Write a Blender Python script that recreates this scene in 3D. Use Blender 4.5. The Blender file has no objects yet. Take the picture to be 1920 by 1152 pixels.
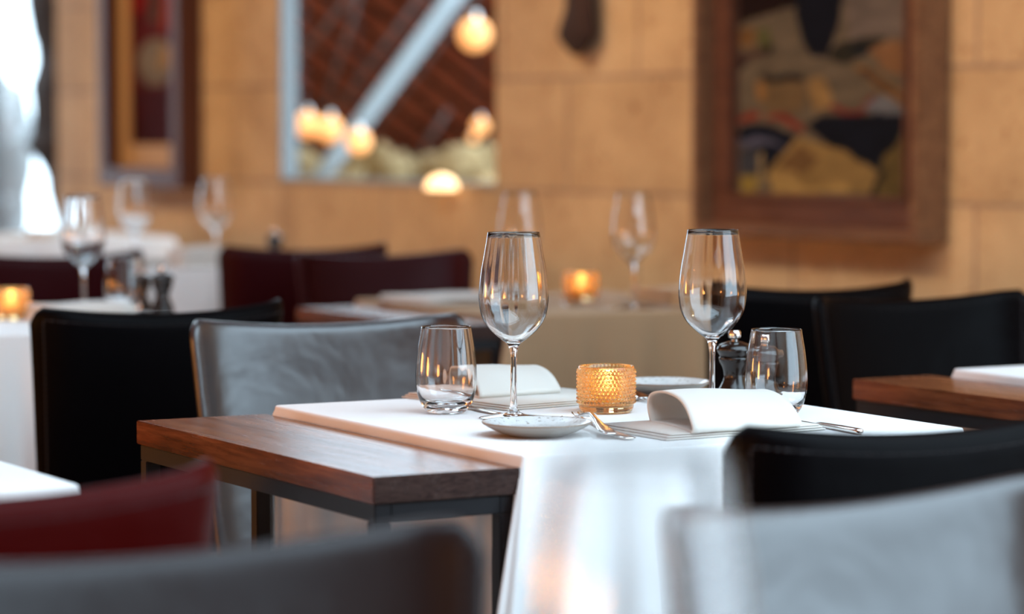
import bpy, bmesh, math, random
from mathutils import Vector, Matrix, noise
PI = math.pi
S = bpy.context.scene
COL = S.collection
R = math.radians

# ------------------------------------------------------------------ camera
cam_d = bpy.data.cameras.new('camera'); cam = bpy.data.objects.new('camera', cam_d); COL.objects.link(cam)
cam.location = (0, 0, 1.13)
cam.rotation_euler = (PI/2 - math.atan(331/5365), 0, R(-29))
cam_d.sensor_width = 36; cam_d.lens = 36*5365/1920
cam_d.dof.use_dof = True; cam_d.dof.focus_distance = 3.62; cam_d.dof.aperture_fstop = 2.9
cam_d.clip_start = .05
S.camera = cam
# ------------------------------------------------------------------ light
w = bpy.data.worlds.new('world'); S.world = w; w.use_nodes = True
bg = w.node_tree.nodes['Background']
bg.inputs[0].default_value = (.64, .84, 1.0, 1); bg.inputs[1].default_value = 4.4
S.view_settings.view_transform = 'Standard'; S.view_settings.look = 'None'
S.view_settings.gamma = 1; S.view_settings.use_curve_mapping = False
S.view_settings.exposure = .38
def point(name, loc, power, col, rad):
    d = bpy.data.lights.new(name, 'POINT'); d.energy = power; d.color = col; d.shadow_soft_size = rad
    o = bpy.data.objects.new(name, d); COL.objects.link(o); o.location = loc; return o
WARM = (1, .72, .38)
for i, (x, y, z, p) in enumerate([(-2.7, .6, .95, 100), (-2.7, 4.2, .95, 140), (-2.7, 7.8, .95, 110)]):
    point('wall_lamp_light', (x, y, z), p, (1, .42, .10), .32)

for y in (2.6, 4.2, 5.8, 7.4, 9.0, 10.6):     # ceiling spots washing the stone wall
    d = bpy.data.lights.new('wall_spot', 'SPOT'); d.energy = 98; d.color = WARM; d.spot_size = R(60); d.spot_blend = .8; d.shadow_soft_size = .08
    o = bpy.data.objects.new('wall_spot', d); COL.objects.link(o); o.location = (1.7, y, 3.12)
    o.rotation_euler = (Vector((4.5, y+.5, 1.0))-Vector(o.location)).to_track_quat('-Z', 'Y').to_euler()

# ------------------------------------------------------------------ materials
def mat(name, col=(.8, .8, .8), rough=.5, metal=0, **kw):
    m = bpy.data.materials.new(name); m.use_nodes = True
    b = m.node_tree.nodes['Principled BSDF']
    b.inputs['Base Color'].default_value = (*col, 1); b.inputs['Roughness'].default_value = rough
    b.inputs['Metallic'].default_value = metal
    for k, v in kw.items(): b.inputs[k.replace('_', ' ')].default_value = v
    return m
def nn(m, t, **kw):
    n = m.node_tree.nodes.new(t)
    for k, v in kw.items(): setattr(n, k, v)
    return n
def lk(m, a, b): m.node_tree.links.new(a, b)
def bs(m): return m.node_tree.nodes['Principled BSDF']
def coords(m, scale=(1, 1, 1), rot=(0, 0, 0), kind='Object'):
    tc = nn(m, 'ShaderNodeTexCoord'); mp = nn(m, 'ShaderNodeMapping')
    mp.inputs['Scale'].default_value = scale; mp.inputs['Rotation'].default_value = rot
    lk(m, tc.outputs[kind], mp.inputs[0]); return mp.outputs[0]
def noise_n(m, vec, scale, detail=4, rough=.55, dist=0):
    n = nn(m, 'ShaderNodeTexNoise'); n.inputs['Scale'].default_value = scale; n.inputs['Detail'].default_value = detail
    n.inputs['Roughness'].default_value = rough; n.inputs['Distortion'].default_value = dist
    lk(m, vec, n.inputs['Vector']); return n.outputs['Fac']
def ramp(m, fac, stops):
    r = nn(m, 'ShaderNodeValToRGB'); e = r.color_ramp.elements
    while len(e) < len(stops): e.new(.5)
    for k, (p, c) in enumerate(stops): e[k].position = p; e[k].color = (*c, 1)
    lk(m, fac, r.inputs[0]); return r.outputs[0]
def bump(m, fac, strength, dist=.002, prev=None):
    b = nn(m, 'ShaderNodeBump'); b.inputs['Strength'].default_value = strength; b.inputs['Distance'].default_value = dist
    lk(m, fac, b.inputs['Height'])
    if prev is not None: lk(m, prev, b.inputs['Normal'])
    lk(m, b.outputs[0], bs(m).inputs['Normal']); return b.outputs[0]
def mix(m, fac, a, b, mode='MIX'):
    x = nn(m, 'ShaderNodeMix', data_type='RGBA', blend_type=mode)
    for s, v in ((0, fac), (6, a), (7, b)):
        if hasattr(v, 'type') and hasattr(v, 'node'): lk(m, v, x.inputs[s])
        else: x.inputs[s].default_value = v if s == 0 else (*v, 1)
    return x.outputs[2]

def wood(name, dark, mid, light, axis='Y', rough=.32, sc=1, endgrain=1.0):
    m = mat(name, mid, rough)
    st = {'Y': (9, .7, 9), 'X': (.7, 9, 9), 'Z': (9, 9, .7)}[axis]
    v = coords(m, tuple(s*sc for s in st))
    f1 = noise_n(m, v, 3.2, 6, .6, .6); f2 = noise_n(m, v, 16, 4, .6, .2)
    c1 = ramp(m, f1, [(.28, dark), (.5, mid), (.75, light)])
    c2 = ramp(m, f2, [(.35, (.42, .38, .36)), (.6, (1, 1, 1))])
    c = mix(m, .8, c1, c2, 'MULTIPLY')
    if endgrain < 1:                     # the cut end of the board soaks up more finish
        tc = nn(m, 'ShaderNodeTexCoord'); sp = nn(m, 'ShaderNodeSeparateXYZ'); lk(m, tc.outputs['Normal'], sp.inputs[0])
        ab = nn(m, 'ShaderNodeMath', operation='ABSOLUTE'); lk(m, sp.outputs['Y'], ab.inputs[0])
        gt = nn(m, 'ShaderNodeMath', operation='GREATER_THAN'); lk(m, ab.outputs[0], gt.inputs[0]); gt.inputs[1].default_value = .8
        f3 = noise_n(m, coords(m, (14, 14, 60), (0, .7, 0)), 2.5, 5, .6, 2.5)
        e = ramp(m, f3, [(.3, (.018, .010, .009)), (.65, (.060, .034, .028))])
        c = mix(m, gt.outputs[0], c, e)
    lk(m, c, bs(m).inputs['Base Color'])
    r = nn(m, 'ShaderNodeMapRange'); r.inputs['To Min'].default_value = rough-.05; r.inputs['To Max'].default_value = rough+.20
    lk(m, noise_n(m, v, 6, 5, .6, .5), r.inputs[0]); lk(m, r.outputs[0], bs(m).inputs['Roughness'])
    bump(m, f2, .2, .001)
    return m
M = {}
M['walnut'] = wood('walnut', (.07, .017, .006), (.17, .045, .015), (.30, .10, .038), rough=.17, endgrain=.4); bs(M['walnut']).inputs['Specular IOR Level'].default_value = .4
M['floor'] = wood('floor_wood', (.05, .022, .012), (.10, .045, .022), (.16, .08, .04), 'Y', .4, .6)
M['ceiling'] = wood('ceiling_wood', (.25, .13, .07), (.40, .22, .12), (.5, .3, .18), 'Y', .6, .6)
M['wall_wood'] = wood('panel_wood', (.20, .09, .04), (.34, .17, .08), (.45, .25, .12), 'Z', .5, .5)
M['slat'] = wood('slat_wood', (.07, .013, .006), (.16, .030, .012), (.22, .048, .018), 'X', .5, .8)
bs(M['slat']).inputs['Specular IOR Level'].default_value = .05
M['slat_dark'] = mat('slat_backing', (.010, .004, .003), .8)
M['frame_oak'] = wood('picture_frame_oak', (.07, .022, .012), (.12, .042, .022), (.17, .07, .036), 'X', .42, 1.5)
M['frame_gold'] = wood('picture_frame_edge', (.12, .05, .022), (.20, .09, .04), (.28, .14, .065), 'X', .38, 1)
M['frame_dark'] = mat('dark_frame', (.085, .028, .014), .45)
bs(M['frame_dark']).inputs['Specular IOR Level'].default_value = .2
M['mat_ochre'] = mat('ochre_mount', (.44, .26, .12), .7)
# leather in several colours
def leather(name, col, rough=.33, spec=.6, wr=.35):
    m = mat(name, col, rough); bs(m).inputs['Specular IOR Level'].default_value = spec
    v = coords(m)
    f1 = noise_n(m, v, 7, 3, .5, .3); f2 = noise_n(m, v, 420, 2)
    b1 = bump(m, f1, wr, .012); bump(m, f2, .25, .0004, b1)
    r = nn(m, 'ShaderNodeMapRange'); r.inputs['To Min'].default_value = rough-.07; r.inputs['To Max'].default_value = rough+.10
    lk(m, f1, r.inputs[0]); lk(m, r.outputs[0], bs(m).inputs['Roughness'])
    return m
M['leather_grey'] = leather('grey_brown_leather', (.022, .017, .018), .33, 1.0, .5)
M['leather_black'] = leather('black_leather', (.0012, .0008, .0012), .46, .05)
M['leather_red'] = leather('red_leather', (.042, .0010, .0007), .40, .05)
M['leather_brown'] = leather('dark_brown_leather', (.011, .0060, .0062), .36, .30)
M['leather_maroon'] = leather('maroon_leather', (.024, .0010, .0022), .45, .1)
M['thread'] = mat('seam_thread', (.10, .075, .07), .55)
M['thread_dark'] = mat('seam_thread_dark', (.018, .012, .014), .5)
M['steel_black'] = mat('black_steel', (.012, .011, .013), .42, .3)
M['steel'] = mat('polished_steel', (.78, .76, .74), .14, 1)
M['steel_pale'] = mat('pale_painted_steel', (.20, .22, .225), .5)
M['rod'] = mat('tie_rod_steel', (.06, .03, .022), .7)
def cloth_mat(name, col, sc=900):
    m = mat(name, col, .85); bs(m).inputs['Specular IOR Level'].default_value = .2
    v = coords(m); f0 = noise_n(m, v, 5, 2, .5, .4); f = noise_n(m, v, sc, 2)
    b = bump(m, f0, .3, .012); bump(m, f, .18, .0005, b)
    bs(m).inputs['Sheen Weight'].default_value = .15
    return m
M['cloth'] = cloth_mat('white_tablecloth', (.80, .80, .79))
M['cloth_warm_shade'] = cloth_mat('warm_shaded_tablecloth', (.36, .235, .135))  # white cloth in warm shade, the shade put into its colour
M['napkin'] = cloth_mat('linen_napkin', (.62, .59, .54))
M['napkin_warm_shade'] = cloth_mat('warm_shaded_napkin', (.42, .26, .14))  # napkin standing in warm shade, painted in as a brown base colour
M['wax'] = mat('wax', (.85, .80, .68), .5, Subsurface_Weight=.6)
M['wick'] = mat('wick', (.02, .02, .02), .9)
M['mill'] = mat('dark_wood_mill', (.012, .007, .005), .22); bs(M['mill']).inputs['Coat Weight'].default_value = .15
def emis(name, col, st):
    m = mat(name, col, .5); bs(m).inputs['Emission Color'].default_value = (*col, 1); bs(m).inputs['Emission Strength'].default_value = st; return m
M['flame'] = emis('flame', (1, .70, .32), 30)
M['globe'] = emis('lit_globe', (1, .44, .15), 1.0)
M['glass'] = mat('clear_glass', (1, 1, 1), 0, 0, Transmission_Weight=1, IOR=1.48)
M['amber'] = mat('amber_glass', (.92, .62, .29), .02, 0, Transmission_Weight=1, IOR=1.45)
def amber():
    m = M['amber']; nt = m.node_tree; out = nt.nodes['Material Output']
    tr = nn(m, 'ShaderNodeBsdfTranslucent'); tr.inputs[0].default_value = (1, .60, .24, 1)
    mx = nn(m, 'ShaderNodeMixShader'); mx.inputs[0].default_value = .05
    lk(m, bs(m).outputs[0], mx.inputs[1]); lk(m, tr.outputs[0], mx.inputs[2]); lk(m, mx.outputs[0], out.inputs[0])
amber()
def pane_mat():
    m = bpy.data.materials.new('window_pane'); m.use_nodes = True; nt = m.node_tree; out = nt.nodes['Material Output']
    t = nn(m, 'ShaderNodeBsdfTransparent'); g = nn(m, 'ShaderNodeBsdfGlossy'); g.inputs['Roughness'].default_value = .02
    mx = nn(m, 'ShaderNodeMixShader'); mx.inputs[0].default_value = .04; lk(m, t.outputs[0], mx.inputs[1]); lk(m, g.outputs[0], mx.inputs[2])
    lk(m, mx.outputs[0], out.inputs[0]); return m
M['pane'] = pane_mat()
def ceramic():
    m = mat('grey_glazed_ceramic', (.5, .48, .45), .16); v = coords(m)
    f = noise_n(m, v, 30, 5); f2 = noise_n(m, v, 260, 2)
    c = ramp(m, f, [(.3, (.50, .52, .52)), (.7, (.66, .66, .64))])
    s = ramp(m, f2, [(.30, (.35, .28, .22)), (.42, (1, 1, 1))])
    lk(m, mix(m, .8, c, s, 'MULTIPLY'), bs(m).inputs['Base Color']); bump(m, f, .1, .002); return m
M['plate'] = ceramic()
M['plate_under'] = mat('matt_stoneware_underside', (.27, .24, .21), .5)
M['plate_rim'] = mat('unglazed_rim', (.22, .15, .10), .6)
def stone():
    m = mat('sandstone_blocks', (.7, .5, .35), .8)
    tc = nn(m, 'ShaderNodeTexCoord'); sp = nn(m, 'ShaderNodeSeparateXYZ'); lk(m, tc.outputs['Object'], sp.inputs[0])
    cb = nn(m, 'ShaderNodeCombineXYZ'); lk(m, sp.outputs['X'], cb.inputs['X']); lk(m, sp.outputs['Z'], cb.inputs['Y'])
    mp = nn(m, 'ShaderNodeMapping'); lk(m, cb.outputs[0], mp.inputs[0])
    mp.inputs['Location'].default_value = (STONE_X, STONE_Z, 0)
    br = nn(m, 'ShaderNodeTexBrick'); br.offset = .5; br.squash = 1
    for k, v in (('Scale', 1), ('Mortar Size', .009), ('Mortar Smooth', .55), ('Bias', 0), ('Brick Width', .73), ('Row Height', .345)):
        br.inputs[k].default_value = v
    br.inputs['Color1'].default_value = (.60, .425, .245, 1); br.inputs['Color2'].default_value = (.51, .35, .19, 1); br.inputs['Mortar'].default_value = (.36, .25, .165, 1)
    lk(m, mp.outputs[0], br.inputs['Vector'])
    v = tc.outputs['Object']
    f1 = noise_n(m, v, 3.2, 5, .6, .4); f2 = noise_n(m, v, 22, 4, .7, 1.5)
    c1 = ramp(m, f1, [(.3, (.80, .72, .66)), (.7, (1.12, 1.1, 1.08))])
    c2 = ramp(m, f2, [(.30, (.55, .40, .32)), (.44, (1, 1, 1))])
    c = mix(m, 1, br.outputs['Color'], c1, 'MULTIPLY'); c = mix(m, .95, c, c2, 'MULTIPLY')
    lk(m, c, bs(m).inputs['Base Color'])
    b = bump(m, br.outputs['Fac'], -.8, .008); bump(m, f2, .5, .006, b)
    return m
def rock(name, c0, c1):
    m = mat(name, c0, .9); v = coords(m); f = noise_n(m, v, 4, 8, .65, .5)
    lk(m, ramp(m, f, [(.3, c0), (.7, c1)]), bs(m).inputs['Base Color']); bump(m, f, .8, .05); return m
M['rock_dark'] = rock('dark_rock', (.020, .012, .010), (.055, .036, .030))
M['rock_pale'] = rock('pale_rock', (.22, .13, .05), (.42, .29, .13))
M['rock_grey'] = rock('grey_rock', (.25, .25, .25), (.5, .5, .49))
M['bark'] = rock('dark_bark', (.012, .005, .004), (.06, .025, .016))

# ------------------------------------------------------------------ helpers
def tag(o, label=None, cat=None, group=None, kind=None):
    if label: o['label'] = label
    if cat: o['category'] = cat
    if group: o['group'] = group
    if kind: o['kind'] = kind
    return o
def mk(name, bm, m, parent=None, smooth=True, loc=None, autos=None):
    me = bpy.data.meshes.new(name); bmesh.ops.recalc_face_normals(bm, faces=bm.faces); bm.to_mesh(me); bm.free()
    for p in me.polygons: p.use_smooth = smooth
    for mm in (m if isinstance(m, (list, tuple)) else [m]): me.materials.append(mm)
    o = bpy.data.objects.new(name, me); COL.objects.link(o)
    if parent: o.parent = parent
    if loc: o.location = loc
    if autos: me.set_sharp_from_angle(angle=R(autos))
    return o
def empty(name, loc=(0, 0, 0), rz=0):
    o = bpy.data.objects.new(name, None); COL.objects.link(o); o.location = loc; o.rotation_euler = (0, 0, rz)
    o.empty_display_size = .05; return o
def kids(o): return [c for c in bpy.data.objects if c.parent == o]
def copy_tree(o, parent=None):
    c = o.copy(); COL.objects.link(c); c.parent = parent
    for ch in kids(o): copy_tree(ch, c)
    return c
used = set()
def place(proto, loc, rz=0, label=None, group=None, sc=None, s3=None):
    if proto.name in used: o = copy_tree(proto)
    else: o = proto; used.add(proto.name)
    o.location = loc; o.rotation_euler = (0, 0, rz)
    if sc: o.scale = (sc, sc, sc)
    if s3: o.scale = s3
    if label: o['label'] = label
    if group: o['group'] = group
    return o
def box(bm, x0, x1, y0, y1, z0, z1, bev=0):
    g = bmesh.ops.create_cube(bm, size=1)
    for v in g['verts']:
        v.co = Vector((x0+(v.co.x+.5)*(x1-x0), y0+(v.co.y+.5)*(y1-y0), z0+(v.co.z+.5)*(z1-z0)))
    if bev:
        es = set(e for v in g['verts'] for e in v.link_edges)
        bmesh.ops.bevel(bm, geom=list(es), offset=bev, segments=2, affect='EDGES')
    return bm
def B(*a, bev=0): return box(bmesh.new(), *a, bev=bev)
def spline(pts, n):
    P = [Vector(p) for p in pts]; P = [2*P[0]-P[1]]+P+[2*P[-1]-P[-2]]; out = []
    for i in range(1, len(P)-2):
        for k in range(n):
            t = k/n; a, b, c, d = P[i-1:i+3]
            out.append(.5*((2*b)+(c-a)*t+(2*a-5*b+4*c-d)*t*t+(3*b-a-3*c+d)*t*t*t))
    out.append(P[-2]); return out
def lathe(prof, seg=64, bm=None, rf=None):
    bm = bm or bmesh.new(); rings = []
    for r, z in prof:
        if r < 1e-5: rings.append([bm.verts.new((0, 0, z))])
        else:
            ring = []
            for k in range(seg):
                a = 2*PI*k/seg; rr = r + (rf(a, z, r) if rf else 0)
                ring.append(bm.verts.new((rr*math.cos(a), rr*math.sin(a), z)))
            rings.append(ring)
    for a, b in zip(rings, rings[1:]):
        for k in range(seg):
            k2 = (k+1) % seg
            if len(a) == 1 and len(b) == 1: break
            if len(a) == 1: bm.faces.new((a[0], b[k], b[k2]))
            elif len(b) == 1: bm.faces.new((a[k], a[k2], b[0]))
            else: bm.faces.new((a[k], a[k2], b[k2], b[k]))
    return bm
def tube(pts, r, seg=10, bm=None, closed=False):
    bm = bm or bmesh.new(); P = [Vector(p) for p in pts]; rings = []; n = len(P); up = None
    for i, p in enumerate(P):
        if closed: d = P[(i+1) % n]-P[i-1]
        else: d = P[min(i+1, n-1)]-P[max(i-1, 0)]
        d.normalize()
        if up is None:
            up = Vector((0, 0, 1)) if abs(d.z) < .9 else Vector((1, 0, 0))
        s = d.cross(up).normalized(); up = s.cross(d).normalized()
        rr = r[i] if isinstance(r, (list, tuple)) else r
        rings.append([bm.verts.new(p+s*rr*math.cos(2*PI*k/seg)+up*rr*math.sin(2*PI*k/seg)) for k in range(seg)])
    prs = list(zip(rings, rings[1:]))
    if closed: prs.append((rings[-1], rings[0]))
    for a, b in prs:
        for k in range(seg): bm.faces.new((a[k], a[(k+1) % seg], b[(k+1) % seg], b[k]))
    if not closed:
        bm.faces.new(rings[0][::-1]); bm.faces.new(rings[-1])
    return bm
def strip(bm, st):
    """stations (x, y, z, half width, half thickness): a flat rounded bar running along them"""
    rings = []
    for i, (x, y, z, hw, ht) in enumerate(st):
        ring = []
        for a in range(8):
            an = 2*PI*(a+.5)/8
            cx, cz = math.cos(an), math.sin(an)
            ring.append(bm.verts.new((x+hw*math.copysign(abs(cx)**.6, cx), y, z+ht*math.copysign(abs(cz)**.8, cz))))
        rings.append(ring)
    for a, b in zip(rings, rings[1:]):
        for k in range(8): bm.faces.new((a[k], a[(k+1) % 8], b[(k+1) % 8], b[k]))
    bm.faces.new(rings[0]); bm.faces.new(rings[-1][::-1]); return bm

# ------------------------------------------------------------------ the room
WX, WY = 4.398, 6.87                    # a point of the stone wall
WD = Vector((-.0668, .9978, 0))         # runs away from the camera
WA = math.atan2(-WD.y, -WD.x)           # local x of things on the wall points back along it
def W(t, off=0, z=0):                   # off > 0: into the room
    return Vector((WX+WD.x*t-WD.y*off, WY+WD.y*t+WD.x*off, z))
# brick joints at t = -1.186, .276 (courses .6-.945 and 1.29-1.635) and .682 (course between)
STONE_X = 0.276; STONE_Z = -.255
M['stone'] = stone()
TO0, TO1, ZO0, ZO1 = 1.045, 2.465, .952, 1.98
bm = bmesh.new(); TH = .05
def wseg(t0, t1, z0, z1): box(bm, -t1, -t0, 0, TH, z0, z1)
wseg(-5.6, TO0, 0, 3.2); wseg(2.5, 4.42, 0, 3.2); wseg(TO1, 2.5, 0, 2.0); wseg(TO0, TO1, 0, ZO0); wseg(TO0, 2.5, 3.1, 3.2)
wall = mk('wall_right', bm, M['stone'], smooth=False); wall.location = (WX, WY, 0); wall.rotation_euler = (0, 0, WA); tag(wall, kind='structure')
tag(mk('floor', B(-3.2, 9, -2.2, 16, -.1, 0), M['floor'], smooth=False), kind='structure')
bm = bmesh.new()      # timber ceiling with an unseen opening added to daylight the back tables
box(bm, -3.2, 4.9, 2.5, 5.0, 3.2, 3.35); box(bm, 2.5, 4.9, 5.0, 6.9, 3.2, 3.35); box(bm, -3.2, .6, 5.0, 6.9, 3.2, 3.35); box(bm, -3.2, 4.9, 6.9, 13.2, 3.2, 3.35)
tag(mk('ceiling', bm, M['ceiling'], smooth=False), kind='structure')
tag(mk('ceiling_left', B(-3.2, .2, -2.2, 2.5, 3.2, 3.35), M['ceiling'], smooth=False), kind='structure')
tag(mk('wall_left', B(-3.2, -3.05, -2.2, 13.2, 0, 3.2), M['wall_wood'], smooth=False), kind='structure')
tag(mk('wall_back', B(-3.05, 3.3, -2.2, -2.05, 0, 3.2), M['wall_wood'], smooth=False), kind='structure')
tag(mk('wall_far', B(-3.05, 5.6, 13.0, 13.2, 0, .35), M['wall_wood'], smooth=False), kind='structure')
# lined window opening in the stone wall
wr = empty('window_1', W(0), WA); tag(wr, kind='structure')
bm = bmesh.new(); box(bm, -TO1+.001, -TO1+.018, -.010, .058, ZO0, ZO1, .003); box(bm, -TO0-.03, -TO0-.001, .02, .058, ZO0, ZO1, .003)
box(bm, -TO1+.018, -TO0-.03, .02, .058, ZO1-.04, ZO1-.001, .003)
mk('window_frame', bm, M['steel_pale'], wr, smooth=False)
mk('window_sill', B(-TO1+.018, -TO0-.03, .0, .07, ZO0, ZO0+.012, bev=.003), M['steel_pale'], wr, smooth=False)
mk('window_pane', B(-TO1+.018, -TO0-.03, .040, .044, ZO0+.012, ZO1-.04), M['pane'], wr, smooth=False)
# far glazing past the end of the stone wall
tag(mk('wall_far_left', B(-3.05, 2.5, 13.0, 13.2, .35, 3.2), M['wall_wood'], smooth=False), kind='structure')
gz = empty('window_2', (-3.0, 13.1, 0)); tag(gz, kind='structure')
bm = bmesh.new()
for x in (5.55, 7.435, 8.6): box(bm, x-.03, x+.03, -.05, .05, .35, 3.2, .004)
box(bm, 5.52, 8.63, -.05, .05, .35, .42, .004); box(bm, 5.52, 8.63, -.05, .05, 3.1, 3.2, .004)
mk('window_frame', bm, M['steel_pale'], gz, smooth=False)
mk('window_pane', B(5.55, 8.6, -.004, .004, .42, 3.1), M['pane'], gz, smooth=False)

def lump(name, loc, size, m, seed, sub=5, amp=.35, fr=1.6):
    bm = bmesh.new(); bmesh.ops.create_icosphere(bm, subdivisions=sub, radius=1)
    o3 = Vector((seed*3.1, seed*1.7, seed))
    for v in bm.verts:
        d = v.co.normalized(); n = noise.fractal(d*fr+o3, .9, 2.1, 5)
        v.co = d*(1+amp*n)
        v.co = Vector((v.co.x*size[0], v.co.y*size[1], v.co.z*size[2]))
    return mk(name, bm, m, loc=loc)
# ragged dark rock face between the wall's end and the glazing
EDGE = [(-.02, 4.40), (.72, 4.372), (.80, 4.352), (.86, 4.333), (.92, 4.327), (.98, 4.305), (1.03, 4.262), (1.065, 4.232), (1.12, 4.262), (1.23, 4.264), (1.33, 4.257), (1.37, 4.276), (1.43, 4.290), (1.50, 4.284), (1.56, 4.262), (1.68, 4.245), (1.80, 4.240), (2.1, 4.27), (2.4, 4.23), (2.8, 4.26), (3.3, 4.24)]
bm = bmesh.new(); nz, nx = 130, 14; grid = {}
for i in range(nz+1):
    z = 3.22*i/nz
    for (za, xa), (zb, xb) in zip(EDGE, EDGE[1:]):
        if za <= z <= zb: ex = xa+(xb-xa)*(z-za)/(zb-za)
    for j in range(nx+1):
        a = PI*j/nx; q = .012*noise.noise(Vector((j*.9, z*7, 2)))
        grid[i, j] = bm.verts.new((4.75-(4.75-ex-q)*math.sin(a), 12.0-.35*math.cos(a)+q, z))
for i in range(nz):
    for j in range(nx): bm.faces.new((grid[i, j], grid[i, j+1], grid[i+1, j+1], grid[i+1, j]))
for j in range(nz): bm.faces.new((grid[j, 0], grid[j+1, 0], grid[j+1, nx], grid[j, nx]))
bm.faces.new([grid[0, j] for j in range(nx+1)]); bm.faces.new([grid[nz, j] for j in range(nx+1)])
tag(mk('rock_pillar', bm, M['rock_dark']), 'rough dark natural rock face with a ragged edge beside the bright far window', 'rock')
tag(lump('boulder', (4.62, 14.6, .1), (.55, .5, 1.5), M['rock_grey'], 2.2), 'tall pale boulder outside behind the far glazing', 'boulder')

# ------------------------------------------------------------------ beyond the wall opening
CR = Vector((math.cos(R(29)), -math.sin(R(29)), 0)); CF = Vector((math.sin(R(29)), math.cos(R(29)), 0))
base = CF*13.2
RZ = R(-29)
bm = bmesh.new(); L = 2.1; LZ = 1.08; pitch = .105; a = R(-40); ca, sa = math.cos(a), math.sin(a)
for k in range(-32, 33):
    q = k*pitch; lo, hi = -9, 9          # clip the batten to the square panel
    for c0, c1, lim in ((-q*sa, ca, L), (q*ca, sa, LZ)):
        e0, e1 = sorted(((-lim-c0)/c1, (lim-c0)/c1)); lo, hi = max(lo, e0), min(hi, e1)
    if hi-lo < .1: continue
    g = bmesh.ops.create_cube(bm, size=1)
    for v in g['verts']:
        x = lo if v.co.x < 0 else hi; z = q+v.co.z*pitch*.60; y = v.co.y*.05
        v.co = Vector((x*ca-z*sa, y, x*sa+z*ca))
slats = mk('ceiling_slats', bm, M['slat'], smooth=False); slats.location = base+CR*.35+Vector((0, 0, 1.12)); slats.rotation_euler = (R(22), 0, RZ)
tag(slats, kind='structure')
bk = mk('ceiling_backing', B(-2.1, 2.1, .04, .08, -1.07, 1.07), M['slat_dark'], smooth=False); bk.location = slats.location; bk.rotation_euler = slats.rotation_euler; tag(bk, kind='structure')
def spot_at(lat, d, z): p = CR*lat+CF*d; return Vector((p.x, p.y, z))
def px(x, y, d):        # where a sight line of the reference view meets depth d
    return spot_at((x-960)/5365*d, d, 1.13-(y-245)/5365*d)
p0, p1 = px(572, 372, 11.0), px(880, -40, 11.9)
pts = [p0.lerp(p1, k/6) for k in range(7)]
tag(mk('steel_brace', tube(pts, [.036, .037, .038, .040, .042, .043, .044], 16), M['steel_pale']), 'thick pale blue steel brace running diagonally across the wall opening', 'beam')
for (x0, y0, x1, y1, r, d, lb) in [(545, 131, 690, -45, .009, 11.6, 'thin brown tie rod at the upper left corner of the wall opening'),
        (608, 200, 682, -25, .008, 11.8, 'thin steep tie rod hanging above the row of three globes'),
        (600, 250, 810, -30, .011, 12.3, 'brown tie rod just left of and parallel to the pale brace'),
        (690, 262, 905, -22, .008, 12.4, 'faint tie rod on the right side of the pale brace'),
        (775, 305, 842, 205, .011, 12.0, 'short brown rod rising from the boulders at lower right of the opening')]:
    a0, a1 = px(x0, y0, d), px(x1, y1, d)
    tag(mk('tie_rod', tube([a0, a0.lerp(a1, .5), a1], r, 10), M['rod']), lb, 'rod', 'tie rods beyond the wall opening')
GL = bmesh.new(); bmesh.ops.create_uvsphere(GL, u_segments=32, v_segments=20, radius=.055)
gp = empty('globe_lamp'); tag(gp, 'lit globe', 'lamp'); mk('globe', GL, M['globe'], gp)
cp = bmesh.new(); bmesh.ops.create_cone(cp, cap_ends=True, segments=20, radius1=.022, radius2=.016, depth=.03)
c_ = mk('cap', cp, M['steel'], gp, loc=(0, 0, .062), autos=40)
c2 = mk('cord', tube([(0, 0, .07), (0, 0, .6), (0, 0, 1.1)], .003, 6), M['steel_black'], gp)
for x, y, d, sc, lb in [(577, 234, 12.2, 1, 'leftmost of the row of three glowing globe lamps'), (619, 243, 12.1, 1, 'middle one of the row of three glowing globe lamps'),
        (673, 265, 10.9, .85, 'right one of the row of three glowing globe lamps, beside the pale brace'), (890, 66, 12.2, 1.25, 'large glowing globe lamp high at the right edge of the wall opening'),
        (901, 237, 12.4, .66, 'small glowing globe lamp at the right edge of the opening, halfway down'), (887, 259, 12.9, .36, 'tiniest globe lamp, just below the small one at right')]:
    place(gp, px(x, y, d), 0, lb, 'globe lamps beyond the wall opening', sc)
# dome lamp standing on the sill
sl = W(1.30, .045, ZO0-.012)
dl = empty('sill_lamp', sl); tag(dl, 'small glowing dome lamp low in front of the opening sill', 'lamp')
bm = bmesh.new(); prof = [(0, 0), (.048, 0)]+[(.052*math.cos(R(k)), .004+.045*math.sin(R(k))) for k in range(0, 90, 10)]+[(0, .049)]
mk('shade', lathe(prof, 32), emis('lit_dome', (1, .62, .30), 2.2), dl, autos=40, loc=(0, 0, .0))
mk('bracket', B(-.012, .012, -.02, .05, -.012, 0), M['steel'], dl, smooth=False)
dl.rotation_euler = (0, 0, WA)
random.seed(4)
for k, (x, y, s, lb) in enumerate([(625, 350, .13, 'low pale boulder behind the foot of the brace'), (700, 322, .15, 'rounded pale boulder left of the dome lamp'), (775, 335, .13, 'pale boulder just above the dome lamp at left'),
        (850, 312, .12, 'pointed pale boulder behind the dome lamp'), (905, 330, .14, 'pale boulder at the right edge of the wall opening'), (560, 300, .08, 'narrow pale rock at the left edge of the wall opening')]):
    d = 11.4+.25*(k % 3)
    o = lump('boulder', px(x, y+20, d), (s*1.15, s*1.1, s), M['rock_pale'], k+5.3, 4, .45); tag(o, lb, 'boulder', 'boulders beyond the wall opening')
tag(lump('rock_mound', spot_at(-.4, 12.75, -.05), (1.0, .6, .92), M['rock_pale'], 9.1, 5, .2), 'broad mound of pale rock under the boulders beyond the opening', 'rock')

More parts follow.
